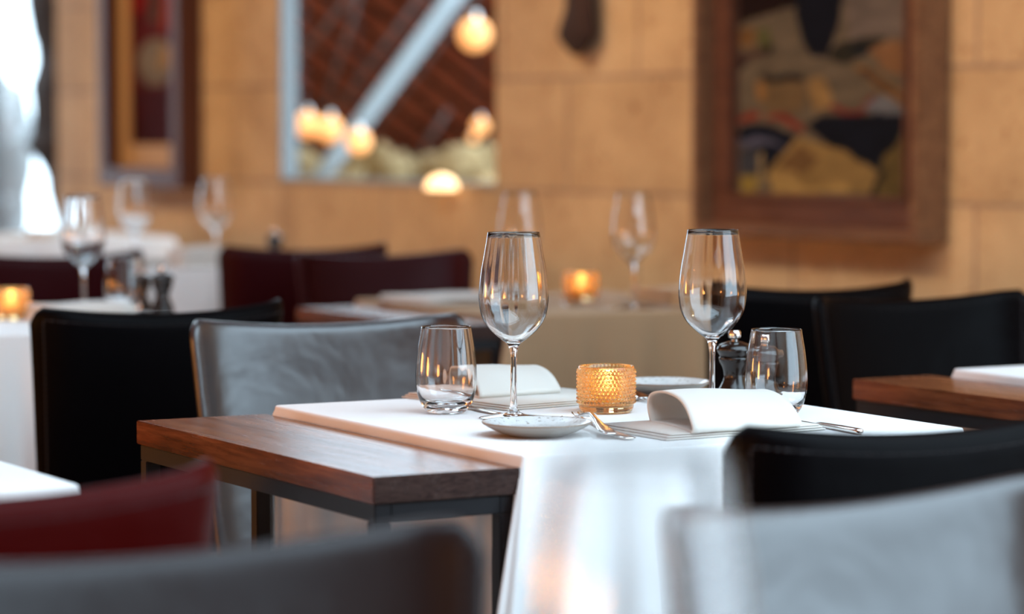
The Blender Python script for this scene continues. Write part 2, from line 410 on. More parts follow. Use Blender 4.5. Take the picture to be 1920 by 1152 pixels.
# ------------------------------------------------------------------ pictures on the wall
def inside(x, y, P):
    c = False; n = len(P); j = n-1
    for i in range(n):
        xi, yi = P[i]; xj, yj = P[j]
        if (yi > y) != (yj > y) and x < (xj-xi)*(y-yi)/(yj-yi)+xi: c = not c
        j = i
    return c
def lin(c): return tuple((v/255/12.92 if v/255 < .04 else ((v/255+.055)/1.055)**2.4) for v in c)
def canvas(name, wd, ht, nx, ny, colf, parent, loc):
    bm = bmesh.new(); vs = [[bm.verts.new((wd*i/nx, 0, ht*j/ny)) for i in range(nx+1)] for j in range(ny+1)]
    back = [bm.verts.new((x, .012, z)) for x, z in ((0, 0), (wd, 0), (wd, ht), (0, ht))]
    for j in range(ny):
        for i in range(nx): bm.faces.new((vs[j][i], vs[j][i+1], vs[j+1][i+1], vs[j+1][i]))
    bm.faces.new(back)
    cols = {}
    me = bpy.data.meshes.new(name); bm.to_mesh(me); bm.free()
    ca = me.color_attributes.new('paint', 'FLOAT_COLOR', 'POINT')
    for k, v in enumerate(me.vertices):
        c = colf(v.co.x/wd, v.co.z/ht); ca.data[k].color = (*c, 1)
    m = bpy.data.materials.new(name+'_paint'); m.use_nodes = True
    at_ = nn(m, 'ShaderNodeAttribute', attribute_name='paint'); lk(m, at_.outputs['Color'], bs(m).inputs['Base Color']); bs(m).inputs['Roughness'].default_value = .9; bs(m).inputs['Specular IOR Level'].default_value = .15
    bump(m, noise_n(m, coords(m), 90, 4), .3, .002)
    me.materials.append(m); o = bpy.data.objects.new(name, me); COL.objects.link(o); o.parent = parent; o.location = loc; return o
# big still life (0..1 across, pixel rows of the visible lower half counted up from the bottom)
PP = []   # polygons in picture pixels, painter's order
def pp(c, *pts): PP.append((lin(c), pts))
pp((30, 14, 14), (1350, -400), (1740, -400), (1740, 20), (1600, 5), (1475, 30), (1353, 62))
pp((96, 30, 24), (1480, -380), (1740, -380), (1740, 25), (1640, 8), (1590, 0))
pp((120, 86, 50), (1355, 66), (1400, 66), (1400, 98), (1355, 98))
pp((88, 88, 52), (1402, 70), (1425, 66), (1435, 98), (1410, 108)); pp((30, 26, 26), (1424, 96), (1440, 100), (1436, 112), (1424, 115))
pp((78, 56, 48), (1356, 108), (1420, 105), (1425, 118), (1356, 128)); pp((40, 30, 34), (1356, 128), (1385, 122), (1370, 140), (1356, 142))
pp((112, 100, 92), (1590, 8), (1725, 20), (1725, 92), (1600, 96))
pp((48, 44, 36), (1563, 108), (1585, 96), (1680, 90), (1640, 118), (1600, 136), (1560, 126))
pp((24, 30, 38), (1600, 110), (1650, 104), (1635, 118), (1612, 124))
pp((128, 92, 62), (1640, 112), (1690, 95), (1726, 110), (1726, 165), (1670, 150))
pp((132, 98, 58), (1606, 142), (1630, 140), (1726, 196), (1726, 215), (1690, 200)); pp((84, 56, 40), (1612, 146), (1640, 150), (1726, 206), (1700, 198))
pp((16, 18, 30), (1480, -60), (1586, -60), (1588, 20), (1578, 66), (1556, 122), (1520, 124), (1500, 90), (1484, 40))
pp((150, 108, 60), (1400, 165), (1420, 160), (1422, 200), (1404, 198)); pp((112, 90, 62), (1418, 158), (1508, 158), (1512, 200), (1496, 216), (1424, 216))
pp((26, 26, 28), (1412, 150), (1503, 152), (1506, 164), (1418, 163))
pp((150, 118, 74), (1516, 160), (1545, 155), (1562, 185), (1570, 212), (1530, 214), (1516, 190))
pp((126, 44, 30), (1362, 226), (1408, 214), (1410, 228), (1362, 240)); pp((126, 40, 28), (1424, 220), (1470, 222), (1510, 246), (1506, 256), (1465, 236), (1424, 230))
pp((120, 52, 44), (1562, 205), (1600, 216), (1625, 212), (1645, 190), (1652, 196), (1634, 220), (1600, 226), (1565, 216))
pp((104, 106, 112), (1630, 210), (1670, 188), (1722, 220), (1660, 232)); 
pp((14, 20, 36), (1364, 244), (1410, 236), (1440, 244), (1490, 258), (1482, 280), (1456, 296), (1424, 330), (1404, 300), (1364, 270))
pp((92, 92, 112), (1364, 268), (1400, 262), (1430, 264), (1470, 280), (1440, 274), (1400, 276), (1364, 280)); pp((60, 62, 70), (1366, 284), (1410, 280), (1408, 330), (1366, 332))
pp((15, 18, 30), (1512, 240), (1540, 225), (1620, 224), (1726, 224), (1700, 270), (1668, 322), (1600, 292), (1560, 282))
pp((146, 118, 72), (1492, 262), (1560, 278), (1600, 292), (1664, 322), (1650, 358), (1440, 365), (1425, 330), (1450, 300))
pp((112, 84, 52), (1450, 312), (1500, 276), (1540, 300), (1500, 330)); pp((166, 136, 82), (1430, 330), (1520, 352), (1600, 345), (1600, 358), (1440, 362))
pp((96, 80, 46), (1668, 300), (1726, 240), (1730, 366), (1650, 366)); pp((20, 24, 30), (1664, 318), (1676, 320), (1652, 366), (1640, 366))
pp((140, 118, 56), (1366, 334), (1410, 332), (1404, 362), (1368, 364)); pp((150, 130, 92), (1410, 292), (1420, 292), (1414, 350), (1406, 352))
def big_col(u, v):
    x = 1357+373*u; y = 372-v*880
    x += 4*noise.noise(Vector((x*.03, y*.03, 0))); y += 5*noise.noise(Vector((x*.03, y*.03, 7)))
    c = lin((104, 92, 76))
    for cc, P in PP:
        if inside(x, y, P): c = cc
    n = 1+.35*noise.noise(Vector((x*.02, y*.05, 3)))+.15*noise.noise(Vector((x*.1, y*.2, 5)))
    return tuple(max(0, q*n*.72) for q in c)
def rect_frame(bm, x0, x1, z0, z1, wd, y0, y1, bev=.004):
    box(bm, x0, x1, y0, y1, z0, z0+wd, bev); box(bm, x0, x1, y0, y1, z1-wd, z1, bev)
    box(bm, x0, x0+wd, y0, y1, z0+wd, z1-wd, bev); box(bm, x1-wd, x1, y0, y1, z0+wd, z1-wd, bev)
big = empty('still_life_painting', W(-.155, .002, .862), WA); tag(big, 'large painting of a dark vase and draped cloths in a stepped wooden frame', 'painting')
PWd, PHt = .915, 1.50
bm = bmesh.new(); rect_frame(bm, 0, PWd, 0, PHt, .095, -.055, -.008)
mk('frame', bm, M['frame_oak'], big, smooth=False)
bm = bmesh.new(); rect_frame(bm, -.018, PWd+.018, -.018, PHt+.018, .030, -.11, -.0, .006)
mk('outer_moulding', bm, M['frame_gold'], big, smooth=False)
bm = bmesh.new(); rect_frame(bm, .078, PWd-.078, .078, PHt-.078, .018, -.062, -.02, .004)
mk('inner_moulding', bm, M['frame_oak'], big, smooth=False)
canvas('canvas', PWd-.17, PHt-.17, 150, 240, big_col, big, (.085, -.03, .085))
sm = empty('abstract_painting', W(3.80, .002, .915), WA); tag(sm, 'narrow red abstract painting with an ochre mount in a dark frame', 'painting')
SW, SHt = .715, 1.5
bm = bmesh.new(); rect_frame(bm, 0, SW, 0, SHt, .07, -.10, -.004); mk('frame', bm, M['frame_dark'], sm, smooth=False)
bm = bmesh.new(); rect_frame(bm, .07, SW-.07, .07, SHt-.07, .092, -.04, -.004, .002); mk('mount', bm, M['mat_ochre'], sm, smooth=False)
def red_col(u, v):
    c = lin((80, 12, 16))
    if v < .18: c = lin((58, 8, 16))
    if v > .30:
        if inside(u, v, [(0, .42), (.35, .45), (.4, .7), (.15, .9), (0, .95)]): c = lin((120, 14, 14))
        if inside(u, v, [(.02, .62), (.28, .60), (.3, .78), (.05, .8)]): c = lin((190, 24, 20))
        if inside(u, v, [(.42, .40), (.62, .40), (.72, .9), (.45, .92)]): c = lin((90, 62, 50))
        if inside(u, v, [(.66, .36), (.98, .38), (.98, .50), (.72, .52)]): c = lin((128, 40, 20))
    if (u-.55)**2/.16+(v-.27)**2/.006 < 1: c = lin((120, 108, 98))
    if inside(u, v, [(.6, .24), (1, .26), (1, .33), (.68, .32)]): c = lin((150, 118, 80))
    n = 1+.4*noise.noise(Vector((u*6, v*12, 1))); return tuple(q*n*.8 for q in c)
canvas('canvas', SW-.31, SHt-.31, 50, 120, red_col, sm, (.155, -.03, .155))
# dark bark carving hanging above
bm = bmesh.new(); rings = []
for i in range(41):
    z = i/40*.62; k = i/40
    r = .052+.016*math.sin(k*9+1)+.018*k; r *= min(1, math.sqrt(max(0, (k+.01)*9)))
    ring = []
    for j in range(32):
        a = 2*PI*j/32; q = r*(1+.35*noise.noise(Vector((math.cos(a)*1.6, math.sin(a)*1.6, z*11))))
        ring.append(bm.verts.new((q*math.cos(a)*1.02, q*math.sin(a)*.45, z)))
    rings.append(ring)
for a, b in zip(rings, rings[1:]):
    for k in range(32): bm.faces.new((a[k], a[(k+1) % 32], b[(k+1) % 32], b[k]))
bm.faces.new(rings[0]); bm.faces.new(rings[-1])
o = mk('bark_carving', bm, M['bark'], loc=W(.505, .055, 1.355)); o.rotation_euler = (0, 0, WA); o.scale = (1.2, 1, 1)
tag(o, 'dark rough bark wood carving hung on the stone wall above the joint', 'wall ornament')

# ------------------------------------------------------------------ chairs
def make_chair(name, lm, tm, kind):
    root = empty(name); tag(root, kind, 'chair')
    H = .842; Z0 = .44; TW = .232; th = .013
    ss = [-1, -.992, -.975, -.94, -.88]+[-.8+.1*k for k in range(17)]+[.88, .94, .975, .992, 1]
    ts = [0]+[.08*k for k in range(1, 12)]+[.925, .955, .98, .993, 1]
    def fac(d): return math.sqrt(max(0, 1-(1-min(1, d))**2))
    def P(s, t):
        a = abs(s); top = H+.008-.017*(1-a**2.0)
        top -= .030*max(0, (a-.93)/.07)**2.4
        z = Z0+(top-Z0)*t
        wd = TW*(.83+.17*t**.8)
        y = .085*(1-t)**1.15 + (.026*a**2.6+.034*max(0, (a-.78)/.22)**2)*(.35+.65*t)-.012*math.sin(PI*t)*(1-a*a)
        return Vector((s*wd, y, z))
    bm = bmesh.new(); F = {}; Bk = {}
    for i, s in enumerate(ss):
        for j, t in enumerate(ts):
            p = P(s, t); h = th*fac((1-abs(s))/.06)*fac((1-t)/.035)
            n = Vector((-.35*s*abs(s), 1, .18)).normalized()
            F[i, j] = bm.verts.new(p+n*h); Bk[i, j] = bm.verts.new(p-n*h)
    for i in range(len(ss)-1):
        for j in range(len(ts)-1):
            bm.faces.new((F[i, j], F[i, j+1], F[i+1, j+1], F[i+1, j])); bm.faces.new((Bk[i, j], Bk[i+1, j], Bk[i+1, j+1], Bk[i, j+1]))
    for i in range(len(ss)-1): bm.faces.new((F[i, 0], F[i+1, 0], Bk[i+1, 0], Bk[i, 0]))
    bmesh.ops.remove_doubles(bm, verts=bm.verts, dist=1e-6)
    back = mk('backrest', bm, lm, root)
    # stitched seam: short stitches following the border on both faces
    bm = bmesh.new(); path = []
    for k in range(40): path.append((-.945, .02+.93*k/40))
    for k in range(61): path.append((-.945+1.89*k/60, .955))
    for k in range(40): path.append((.945, .95-.93*k/40))
    for side in (1, -1):
        pts = []
        for s, t in path:
            n = Vector((-.35*s*abs(s), 1, .18)).normalized(); pts.append(P(s, t)+n*side*(th*.93))
        for a, b in zip(pts, pts[1:]):
            tube([a, a.lerp(b, .72)], .0011, 5, bm)
    mk('stitching', bm, tm, back)
    bm = bmesh.new(); box(bm, -.215, .215, .075, .415, .415, .465, .014); mk('seat', bm, lm, root)
    for sx in (-1, 1):
        for y, lean in ((.10, 0), (.385, 0)):
            bm = bmesh.new(); g = bmesh.ops.create_cube(bm, size=1)
            for v in g['verts']:
                t = v.co.z+.5; hw = .014+.006*t
                v.co = Vector((sx*(.19)+v.co.x*2*hw, y+v.co.y*2*hw, .42*t))
            bmesh.ops.bevel(bm, geom=list(bm.edges), offset=.004, segments=2, affect='EDGES')
            mk('leg', bm, lm, root)
    return root
GC = 'leather dining chairs around the tables'
chg = make_chair('dining_chair', M['leather_grey'], M['thread'], 'grey leather chair')
chn = make_chair('dining_chair', M['leather_brown'], M['thread_dark'], 'dark brown leather chair')
chb = make_chair('dining_chair', M['leather_black'], M['thread_dark'], 'black leather chair')
chr_ = make_chair('dining_chair', M['leather_red'], M['thread_dark'], 'red leather chair')
chm = make_chair('dining_chair', M['leather_maroon'], M['thread_dark'], 'maroon leather chair')
g_ = place(chg, (1.872, 3.985, 0), R(172), 'grey-brown leather chair with glossy inner back behind the wooden side table', GC); g_.scale.x = .95
place(chn, (.752, 1.862, 0), R(184), 'blurred dark grey-brown leather chair cut off along the bottom left of the photo', GC)
place(chg, (1.335, 1.855, 0), R(188), 'blurred pale-shining grey leather chair at the bottom right corner', GC)
place(chb, (1.745, 2.262, 0), R(5), 'black leather chair in front of the white tablecloth at right', GC)
place(chb, (1.78, 4.345, 0), R(6), 'black leather chair at left behind the wooden side table', GC)
place(chb, (3.045, 4.06, 0), R(180), 'black leather chair with a grey shine on its left edge, far right', GC)
place(chb, (3.10, 4.38, 0), R(0), 'black leather chair behind the right wine glass and the pepper mills', GC)
place(chr_, (.745, 2.215, 0), R(4), 'red leather chair at the lower left', GC)
place(chm, (3.00, 6.08, 0), R(180), 'maroon leather chair in the background, the right one of the overlapping pair', GC)
place(chm, (3.02, 6.47, 0), R(0), 'maroon leather chair in the background, the left one of the overlapping pair', GC)
place(chm, (2.33, 6.40, 0), R(0), 'dark maroon chair behind the blurred wine glass at far left', GC)

# ------------------------------------------------------------------ tables
ZT = .763
def make_cloth(x0, x1, y0, y1, drop, label, left_free=True, seed=0, mt='cloth'):
    bm = bmesh.new(); hem = []
    # perimeter, counterclockwise from (x0,y0), with small rounded corners
    rc = .006; per = []
    def edge(ax, ay, bx, by, nxn, nyn, n):
        for k in range(n): t = k/n; per.append((ax+(bx-ax)*t, ay+(by-ay)*t, nxn, nyn))
    def corner(cx, cy, a0):
        for k in range(6):
            a = a0+PI/2*k/6; per.append((cx+rc*math.cos(a), cy+rc*math.sin(a), math.cos(a), math.sin(a)))
    edge(x0+rc, y0, x1-rc, y0, 0, -1, 60); corner(x1-rc, y0+rc, -PI/2)
    edge(x1, y0+rc, x1, y1-rc, 1, 0, 60); corner(x1-rc, y1-rc, 0)
    edge(x1-rc, y1, x0+rc, y1, 0, 1, 60); corner(x0+rc, y1-rc, PI/2)
    edge(x0, y1-rc, x0, y0+rc, -1, 0, 60); corner(x0+rc, y0+rc, PI)
    N = len(per); ds = [0, .0008, .0025, .005, .012, .03, .06, .10, .15, .20, .26, .32, drop]
    rings = []
    for d in ds:
        ring = []
        for k, (x, y, nx, ny) in enumerate(per):
            if d < .005:
                ins = .003*(1-math.sqrt(max(0, 1-(1-d/.005)**2)))
                ring.append(bm.verts.new((x-nx*ins, y-ny*ins, ZT-d))); continue
            dx, dy = 0, 0
            cds = [(abs(x-cx)+abs(y-cy), cx, cy) for cx in (x0, x1) for cy in (y0, y1)]
            dc, cx, cy = min(cds); sx = 1 if cx == x1 else -1; sy = 1 if cy == y1 else -1
            D = d-.005
            wv = math.exp(-(dc/.055)**2)*.30*D; wn = -math.exp(-((dc-.12)/.05)**2)*.03*D
            rip = D*(.035+.045*math.sin(k*.42+seed)*min(1, dc/.1)+.025*math.sin(k*.93+seed*2))
            dx = nx*(rip+wn)+sx*wv; dy = ny*(rip+wn)+sy*wv
            if sx < 0 and not left_free:
                if nx < -.5 and y+dy > y0-.002: dx = max(dx, -.004)
                if sy > 0 or (nx < -.5 and dc > .012): dx = max(dx, -.004); 
            ring.append(bm.verts.new((x+dx, y+dy, ZT-d)))
        rings.append(ring)
    for a, b in zip(rings, rings[1:]):
        for k in range(N): bm.faces.new((a[k], a[(k+1) % N], b[(k+1) % N], b[k]))
    top = bm.faces.new(rings[0])
    o = mk('tablecloth', bm, M[mt]); 
    md = o.modifiers.new('s', 'SOLIDIFY'); md.thickness = .0016; md.offset = -1
    tag(o, label, 'tablecloth', 'tablecloths'); return o
def leg_box(x, y, z0, z1, w=.02): return B(x-w/2, x+w/2, y-w/2, y+w/2, z0, z1, bev=.0012)
def cloth_table(x0, x1, y0, y1, label, clabel, left_free=True, seed=0, drop=.40, mt='cloth'):
    t = empty('dining_table', ((x0+x1)/2, (y0+y1)/2, 0)); tag(t, label, 'table', 'dining tables under cloths')
    hx, hy = (x1-x0)/2-.004, (y1-y0)/2-.004
    mk('tabletop', B(-hx, hx, -hy, hy, .728, ZT-.0022, bev=.003), M['walnut'], t, smooth=False)
    for sx in (-1, 1):
        for sy in (-1, 1): mk('leg', leg_box(sx*(hx-.03), sy*(hy-.03), 0, .728, .03), M['steel_black'], t, smooth=False)
    return t, make_cloth(x0, x1, y0, y1, drop, clabel, left_free, seed, mt)
def side_table(x0, x1, y0, y1, label):
    t = empty('side_table', ((x0+x1)/2, (y0+y1)/2, 0)); tag(t, label, 'table', 'narrow wooden side tables')
    hx, hy = (x1-x0)/2, (y1-y0)/2
    mk('tabletop', B(-hx, hx, -hy, hy, .7195, .75, bev=.0012), M['walnut'], t, smooth=False)
    bm = bmesh.new(); a, b = hx-.004, hy-.004; w_ = .020
    for s in (-1, 1):
        box(bm, s*a-(w_ if s > 0 else 0), s*a+(0 if s > 0 else w_), -b, b, .6985, .7185, .001)
        box(bm, -a+w_, a-w_, s*b-(w_ if s > 0 else 0), s*b+(0 if s > 0 else w_), .6985, .7185, .001)
    mk('frame_rail', bm, M['steel_black'], t, smooth=False)
    for sx in (-1, 1):
        for sy in (-1, 1): mk('leg', leg_box(sx*(a-.010), sy*(b-.010), 0, .6985), M['steel_black'], t, smooth=False)
    return t
side_table(1.381, 1.566, 2.806, 3.508, 'narrow walnut side table on black steel legs in front, left of the cloth')
side_table(2.573, 2.722, 2.86, 3.566, 'reddish walnut side table on the right behind the black chair')
side_table(2.573, 2.722, 4.935, 5.60, 'walnut side table in the background behind the stemless glass')
cloth_table(1.5705, 2.198, 2.808, 3.492, 'dining table under the white cloth in the centre', 'white tablecloth on the central table, in focus under the wine glasses', False, .6)
cloth_table(2.728, 3.36, 2.86, 3.52, 'dining table at right under a cloth', 'pale tablecloth whose rounded corner shows at the right edge', False, 1.6)
cloth_table(.41, 1.040, 2.80, 3.50, 'dining table at left under a cloth behind the red chair', 'white tablecloth corner at left above the red chair', True, 2.3)
cloth_table(2.728, 3.36, 4.934, 5.63, 'background table under the cloth tinted for warm shade, with a candle', 'tablecloth tinted tan for warm shade, with the candle, behind the central wine glasses', False, 3.1, mt='cloth_warm_shade')
cloth_table(1.55, 2.19, 4.934, 5.63, 'background table at left under a white cloth', 'white tablecloth at far left with the candle and blurred wine glass', True, 4.4)
cloth_table(2.70, 3.36, 7.03, 7.75, 'distant table between the maroon chairs', 'bright white tablecloth with drop beside the maroon chairs', True, 5.2)
cloth_table(1.74, 2.38, 7.03, 7.75, 'distant table behind the dark maroon chair at far left', 'distant white tablecloth behind the dark maroon chair at far left', True, 6.6)
cloth_table(2.95, 3.75, 9.15, 9.85, 'farthest table before the rock wall at left', 'farthest white tablecloth, below the bright window at left', True, 7.6)
cloth_table(.38, 1.04, .67, 1.37, 'nearest table below the photo edge', 'nearest tablecloth under the foreground glass', True, 8.1)

# ------------------------------------------------------------------ glassware
def glass_prof(out, inn, n=5): return [tuple(p) for p in spline(out, n)]+[tuple(p) for p in spline(inn, n)]
WO = [(0, .0005), (.030, .0002), (.0425, .0003), (.0428, .0014), (.032, .0030), (.014, .0058), (.0065, .0105), (.0045, .020), (.0038, .045), (.0038, .072), (.0050, .086), (.0085, .0950), (.0185, .1030), (.0325, .1160), (.0410, .1310), (.0444, .1500), (.0442, .1640), (.0419, .1870), (.0379, .2100), (.0335, .2358), (.0331, .2364)]
WI = [(.0327, .2362), (.0370, .2100), (.0410, .1870), (.0432, .1640), (.0433, .1500), (.0398, .1322), (.0312, .1178), (.0172, .1055), (.0075, .0998), (0, .0985)]
def optic(prof, n_out, seg, lo, amp, n=20):      # faint vertical flutes on the inner wall, as in pressed optic glass
    bm = lathe(prof, seg); bm.verts.ensure_lookup_table(); i = 0
    for q, (r, z) in enumerate(prof):
        if r < 1e-5: i += 1; continue
        for k in range(seg):
            v = bm.verts[i+k]
            if q > n_out and z > lo: f = amp*min(1, (z-lo)/.02)*math.cos(n*2*PI*k/seg); v.co.x *= 1+f/r; v.co.y *= 1+f/r
        i += seg
    return bm
wg = mk('wine_glass', optic(glass_prof(WO, WI), (len(WO)-1)*5+1, 112, .115, .00006), M['glass']); tag(wg, 'wine glass', 'wine glass')
SO = [(0, .0008), (.015, .0004), (.0225, .0006), (.0275, .0045), (.0335, .0135), (.0382, .027), (.0400, .043), (.0395, .060), (.0373, .082), (.0342, .101), (.0322, .1130)]
SI = [(.0310, .1130), (.0330, .101), (.0361, .082), (.0383, .060), (.0387, .043), (.0367, .029), (.0310, .0175), (.0225, .0118), (.0120, .0105), (0, .0118)]
sg = mk('water_glass', optic(glass_prof(SO, SI), (len(SO)-1)*5+1, 112, .02, .00006), M['glass']); tag(sg, 'stemless glass', 'glass')
G1 = 'wine glasses set on the tables'; G2 = 'stemless water glasses set on the tables'
Z = ZT+.0002
for x, y, lb in [(1.765, 3.180, 'sharp empty wine glass on the central table, the left one'), (2.037, 3.135, 'sharp empty wine glass on the central table, the right one behind the napkin'),
    (2.016, 5.40, 'blurred wine glass with a candle reflection at far left'), (2.811, 7.141, 'distant wine glass in front of the red painting'), (3.09, 7.25, 'distant wine glass just right of the red painting'),
    (3.08, 5.04, 'faint blurred wine glass right of the background candle'), (2.93, 5.25, 'faint blurred wine glass directly behind the left sharp wine glass'),
    (3.05, 9.4, 'blurred wine glass at the left edge below the bright window'), (.607, .990, 'very blurred foreground glass before the cloth drop')]:
    place(wg, (x, y, Z), 0, lb, G1)
for x, y, lb in [(1.722, 3.283, 'sharp stemless water glass on the left of the central table'), (2.070, 3.035, 'sharp stemless water glass on the right before the pepper mill'),
    (2.103, 5.40, 'blurred stemless glass at left behind the black chair'), (2.86, 5.18, 'blurred stemless glass behind the left wine glass')]:
    place(sg, (x, y, Z), 0, lb, G2)

# votives and candles
def bead(a, z, r):
    if z < .012 or z > .0565 or r < .034: return 0
    row = (z-.012)/.0048; ri = math.floor(row); fz = (row-ri-.5)*2
    n = 46; fa = a/(2*PI)*n+(.5 if ri % 2 else 0); fa = (fa-math.floor(fa)-.5)*2
    q = 1-(fa*fa+fz*fz)/.72
    return .0027*math.sqrt(q) if q > 0 else 0
vo = [(0, .0015), (.020, .001), (.0295, .0006), (.0325, .003), (.0342, .008), (.0345, .0119)]+[(.0347, .012+.0006*k) for k in range(75)]+[(.0347, .0572), (.0345, .0605), (.0335, .0612)]
vi = [(.0318, .0605), (.0312, .055), (.0308, .03), (.0300, .013), (.0270, .0105), (0, .0100)]
vg = mk('candle_holder', lathe(vo+vi, 322, rf=bead), M['amber']); tag(vg, 'amber glass votive', 'candle holder')
cd = empty('tealight_candle'); tag(cd, 'candle', 'candle')
mk('wax', lathe([(0, 0), (.0185, 0), (.0190, .001), (.0190, .0165), (.0180, .0175), (0, .0168)], 40), M['wax'], cd, autos=40)
mk('wick', tube([(0, 0, .016), (.0003, 0, .021), (.001, 0, .025)], .0006, 6), M['wick'], cd)
mk('flame', lathe([(0, 0), (.0020, .0015), (.0033, .005), (.0030, .009), (.0016, .014), (0, .0185)], 16), M['flame'], cd, loc=(.0008, 0, .0235))
for x, y, lb, cl, pw in [(1.908, 3.189, 'beaded amber glass candle holder on the central table', 'lit tealight inside the beaded amber holder', .25),
    (3.127, 5.335, 'blurred amber candle holder on the shade-tinted background tablecloth', 'blurred lit tealight glowing on the background table', .5),
    (1.835, 5.32, 'blurred amber candle holder at the left edge', 'blurred lit tealight at the left edge of the photo', .5)]:
    place(vg, (x, y, Z), 0, lb, 'amber candle holders', None, (1.05, 1.05, 1)); place(cd, (x+.003, y, Z+.0105), 0, cl, 'tealight candles')
    point('candle_light', (x+.003, y, Z+.045), pw, (1, .50, .16), .005)

# pepper mills
def make_mill(s=1.0):
    t = empty('pepper_mill'); tag(t, 'mill', 'pepper mill')
    bp = [(0, 0), (.0225, 0), (.0238, .002), (.0238, .006), (.0222, .009), (.0226, .012), (.0215, .017), (.0168, .026), (.0142, .035), (.0160, .046), (.0205, .055), (.0212, .060), (.0190, .0615), (0, .0615)]
    mk('body', lathe(bp[:2]+[tuple(p) for p in spline(bp[1:-1], 4)]+[(0, .0615)], 48), M['mill'], t)
    hp = [(0, .0617), (.0180, .0617), (.0205, .0640), (.0238, .0690), (.0240, .0725), (.0205, .0775), (.0120, .0812), (.0070, .0825), (0, .0828)]
    mk('head', lathe([tuple(p) for p in spline(hp, 4)], 48), M['mill'], t)
    mk('knob', lathe([(0, .0825), (.0045, .0825), (.0050, .0850), (.0082, .0870), (.0086, .0900), (.0086, .0945), (.0070, .0968), (0, .0972)], 32), M['steel'], t, autos=35)
    return t
ml = make_mill()
for x, y, sc, lb in [(2.136, 3.232, 1, 'dark wooden pepper mill with steel knob, the left one beside the right wine glass'), (2.128, 3.148, 1, 'dark wooden mill with steel knob seen through the right stemless glass'),
    (2.168, 5.36, 1.0, 'blurred dark mill right of the blurred stemless glass at left'), (2.150, 5.43, .93, 'second blurred dark mill hidden close beside the first at left'), (3.235, 7.18, 1.0, 'tiny distant dark mill above the maroon chairs')]:
    place(ml, (x, y, Z), .3, lb, 'pepper and salt mills', sc)

# plates
def make_plate(r):
    t = empty('side_plate'); tag(t, 'plate', 'plate')
    pr = [(0, .001), (.030, .0004), (.036, .0012), (.050, .0065), (.0640, .0140), (.0660, .0162)]
    pi = [(.0655, .0172), (.0635, .0165), (.050, .0105), (.040, .0082), (.020, .0075), (0, .0074)]
    wv = lambda a, z, q: .0007*math.sin(3*a+1)+.0004*math.sin(7*a)
    d_ = mk('dish', lathe([tuple(p) for p in spline(pr, 3)]+[tuple(p) for p in spline(pi, 3)], 80, rf=wv), [M['plate'], M['plate_under']], t)
    for p in d_.data.polygons:
        if p.normal.z < -.2: p.material_index = 1
    mk('rim', tube([((.0659+wv(a, 0, 0))*math.cos(a), (.0659+wv(a, 0, 0))*math.sin(a), .0168) for a in [2*PI*k/80 for k in range(80)]], .0008, 6, closed=True), M['plate_rim'], t)
    return t
pl = make_plate(1)
place(pl, (1.689, 2.985, Z), 0, 'small grey glazed plate at the front of the central table', 'side plates')
place(pl, (2.118, 3.385, Z), .5, 'small grey plate at the back of the central table behind the napkin', 'side plates')

# napkins: a flat folded sheet with its end rolled over in an open loop
def make_napkin(m, L=.178, dp=.150, ht=.045, base=(-.05, .18, -.01, .165)):
    t = empty('napkin'); tag(t, 'napkin', 'napkin')
    bm = bmesh.new(); bx0, bx1, by0, by1 = base
    for k in range(3):
        s = .003*k
        g = box(bm, bx0+s*1.5, bx1-s, by0+s, by1-s*.5, .0004+.0024*k, .0024+.0024*k, .0009)
    mk('folded_base', bm, m, t)
    prof = spline([(.004, .0), (-.002, .012), (-.003, ht*.6), (.003, ht*.86), (.022, ht), (.050, ht+.001), (.085, ht*.93), (.115, ht*.68), (.138, ht*.3), (.145, .003), (.135, .0005), (.10, .0008), (.06, .0006), (.03, .0004), (.004, 0)], 5)
    n = 22; bm = bmesh.new(); rows = []
    for i in range(n+1):
        q = i/n; x = L*q; row = []
        for j, p in enumerate(prof):
            f = p.x/.145; u = dp-p.x*(dp/.145)
            sk = -.034*f+.006*math.sin(f*PI)*(1-q)
            zz = p.y*(1+.05*math.sin(q*5)-.10*(q-.5))
            row.append(bm.verts.new((x+sk, u, zz)))
        rows.append(row)
    for a, b in zip(rows, rows[1:]):
        for j in range(len(prof)-1): bm.faces.new((a[j], a[j+1], b[j+1], b[j]))
    bmesh.ops.remove_doubles(bm, verts=bm.verts, dist=1e-5)
    o = mk('rolled_flap', bm, m, t); o.location = (0, 0, .0082)
    md = o.modifiers.new('s', 'SOLIDIFY'); md.thickness = .0028; md.offset = 1; 
    return t
nk = make_napkin(M['napkin'], .160, .142, .034, (-.072, .165, -.002, .155))
place(nk, (1.866, 2.864, Z), R(2), 'white napkin rolled open at the end, before the right wine glass', 'white rolled napkins')
nk2 = make_napkin(M['napkin'], .140, .115, .030, (-.065, .165, -.10, .135))
place(nk2, (1.850, 3.375, Z), R(9), 'white rolled napkin lying behind the left wine glass', 'white rolled napkins')
def flat_napkin(name, m, sx, sy, sz, lay=2):
    bm = bmesh.new()
    for k in range(lay):
        s = .004*k; h = sz/lay
        box(bm, -sx/2+s, sx/2-s, -sy/2+s, sy/2-s*.5, .0004+h*k, h*(k+1)-.0004, min(.004, h*.4))
    bmesh.ops.subdivide_edges(bm, edges=[e for e in bm.edges if e.calc_length() > .05], cuts=5, use_grid_fill=True)
    for v in bm.verts: v.co.z += (.05*sz*math.sin(v.co.x*40)) * (v.co.z/sz)
    return mk(name, bm, m)
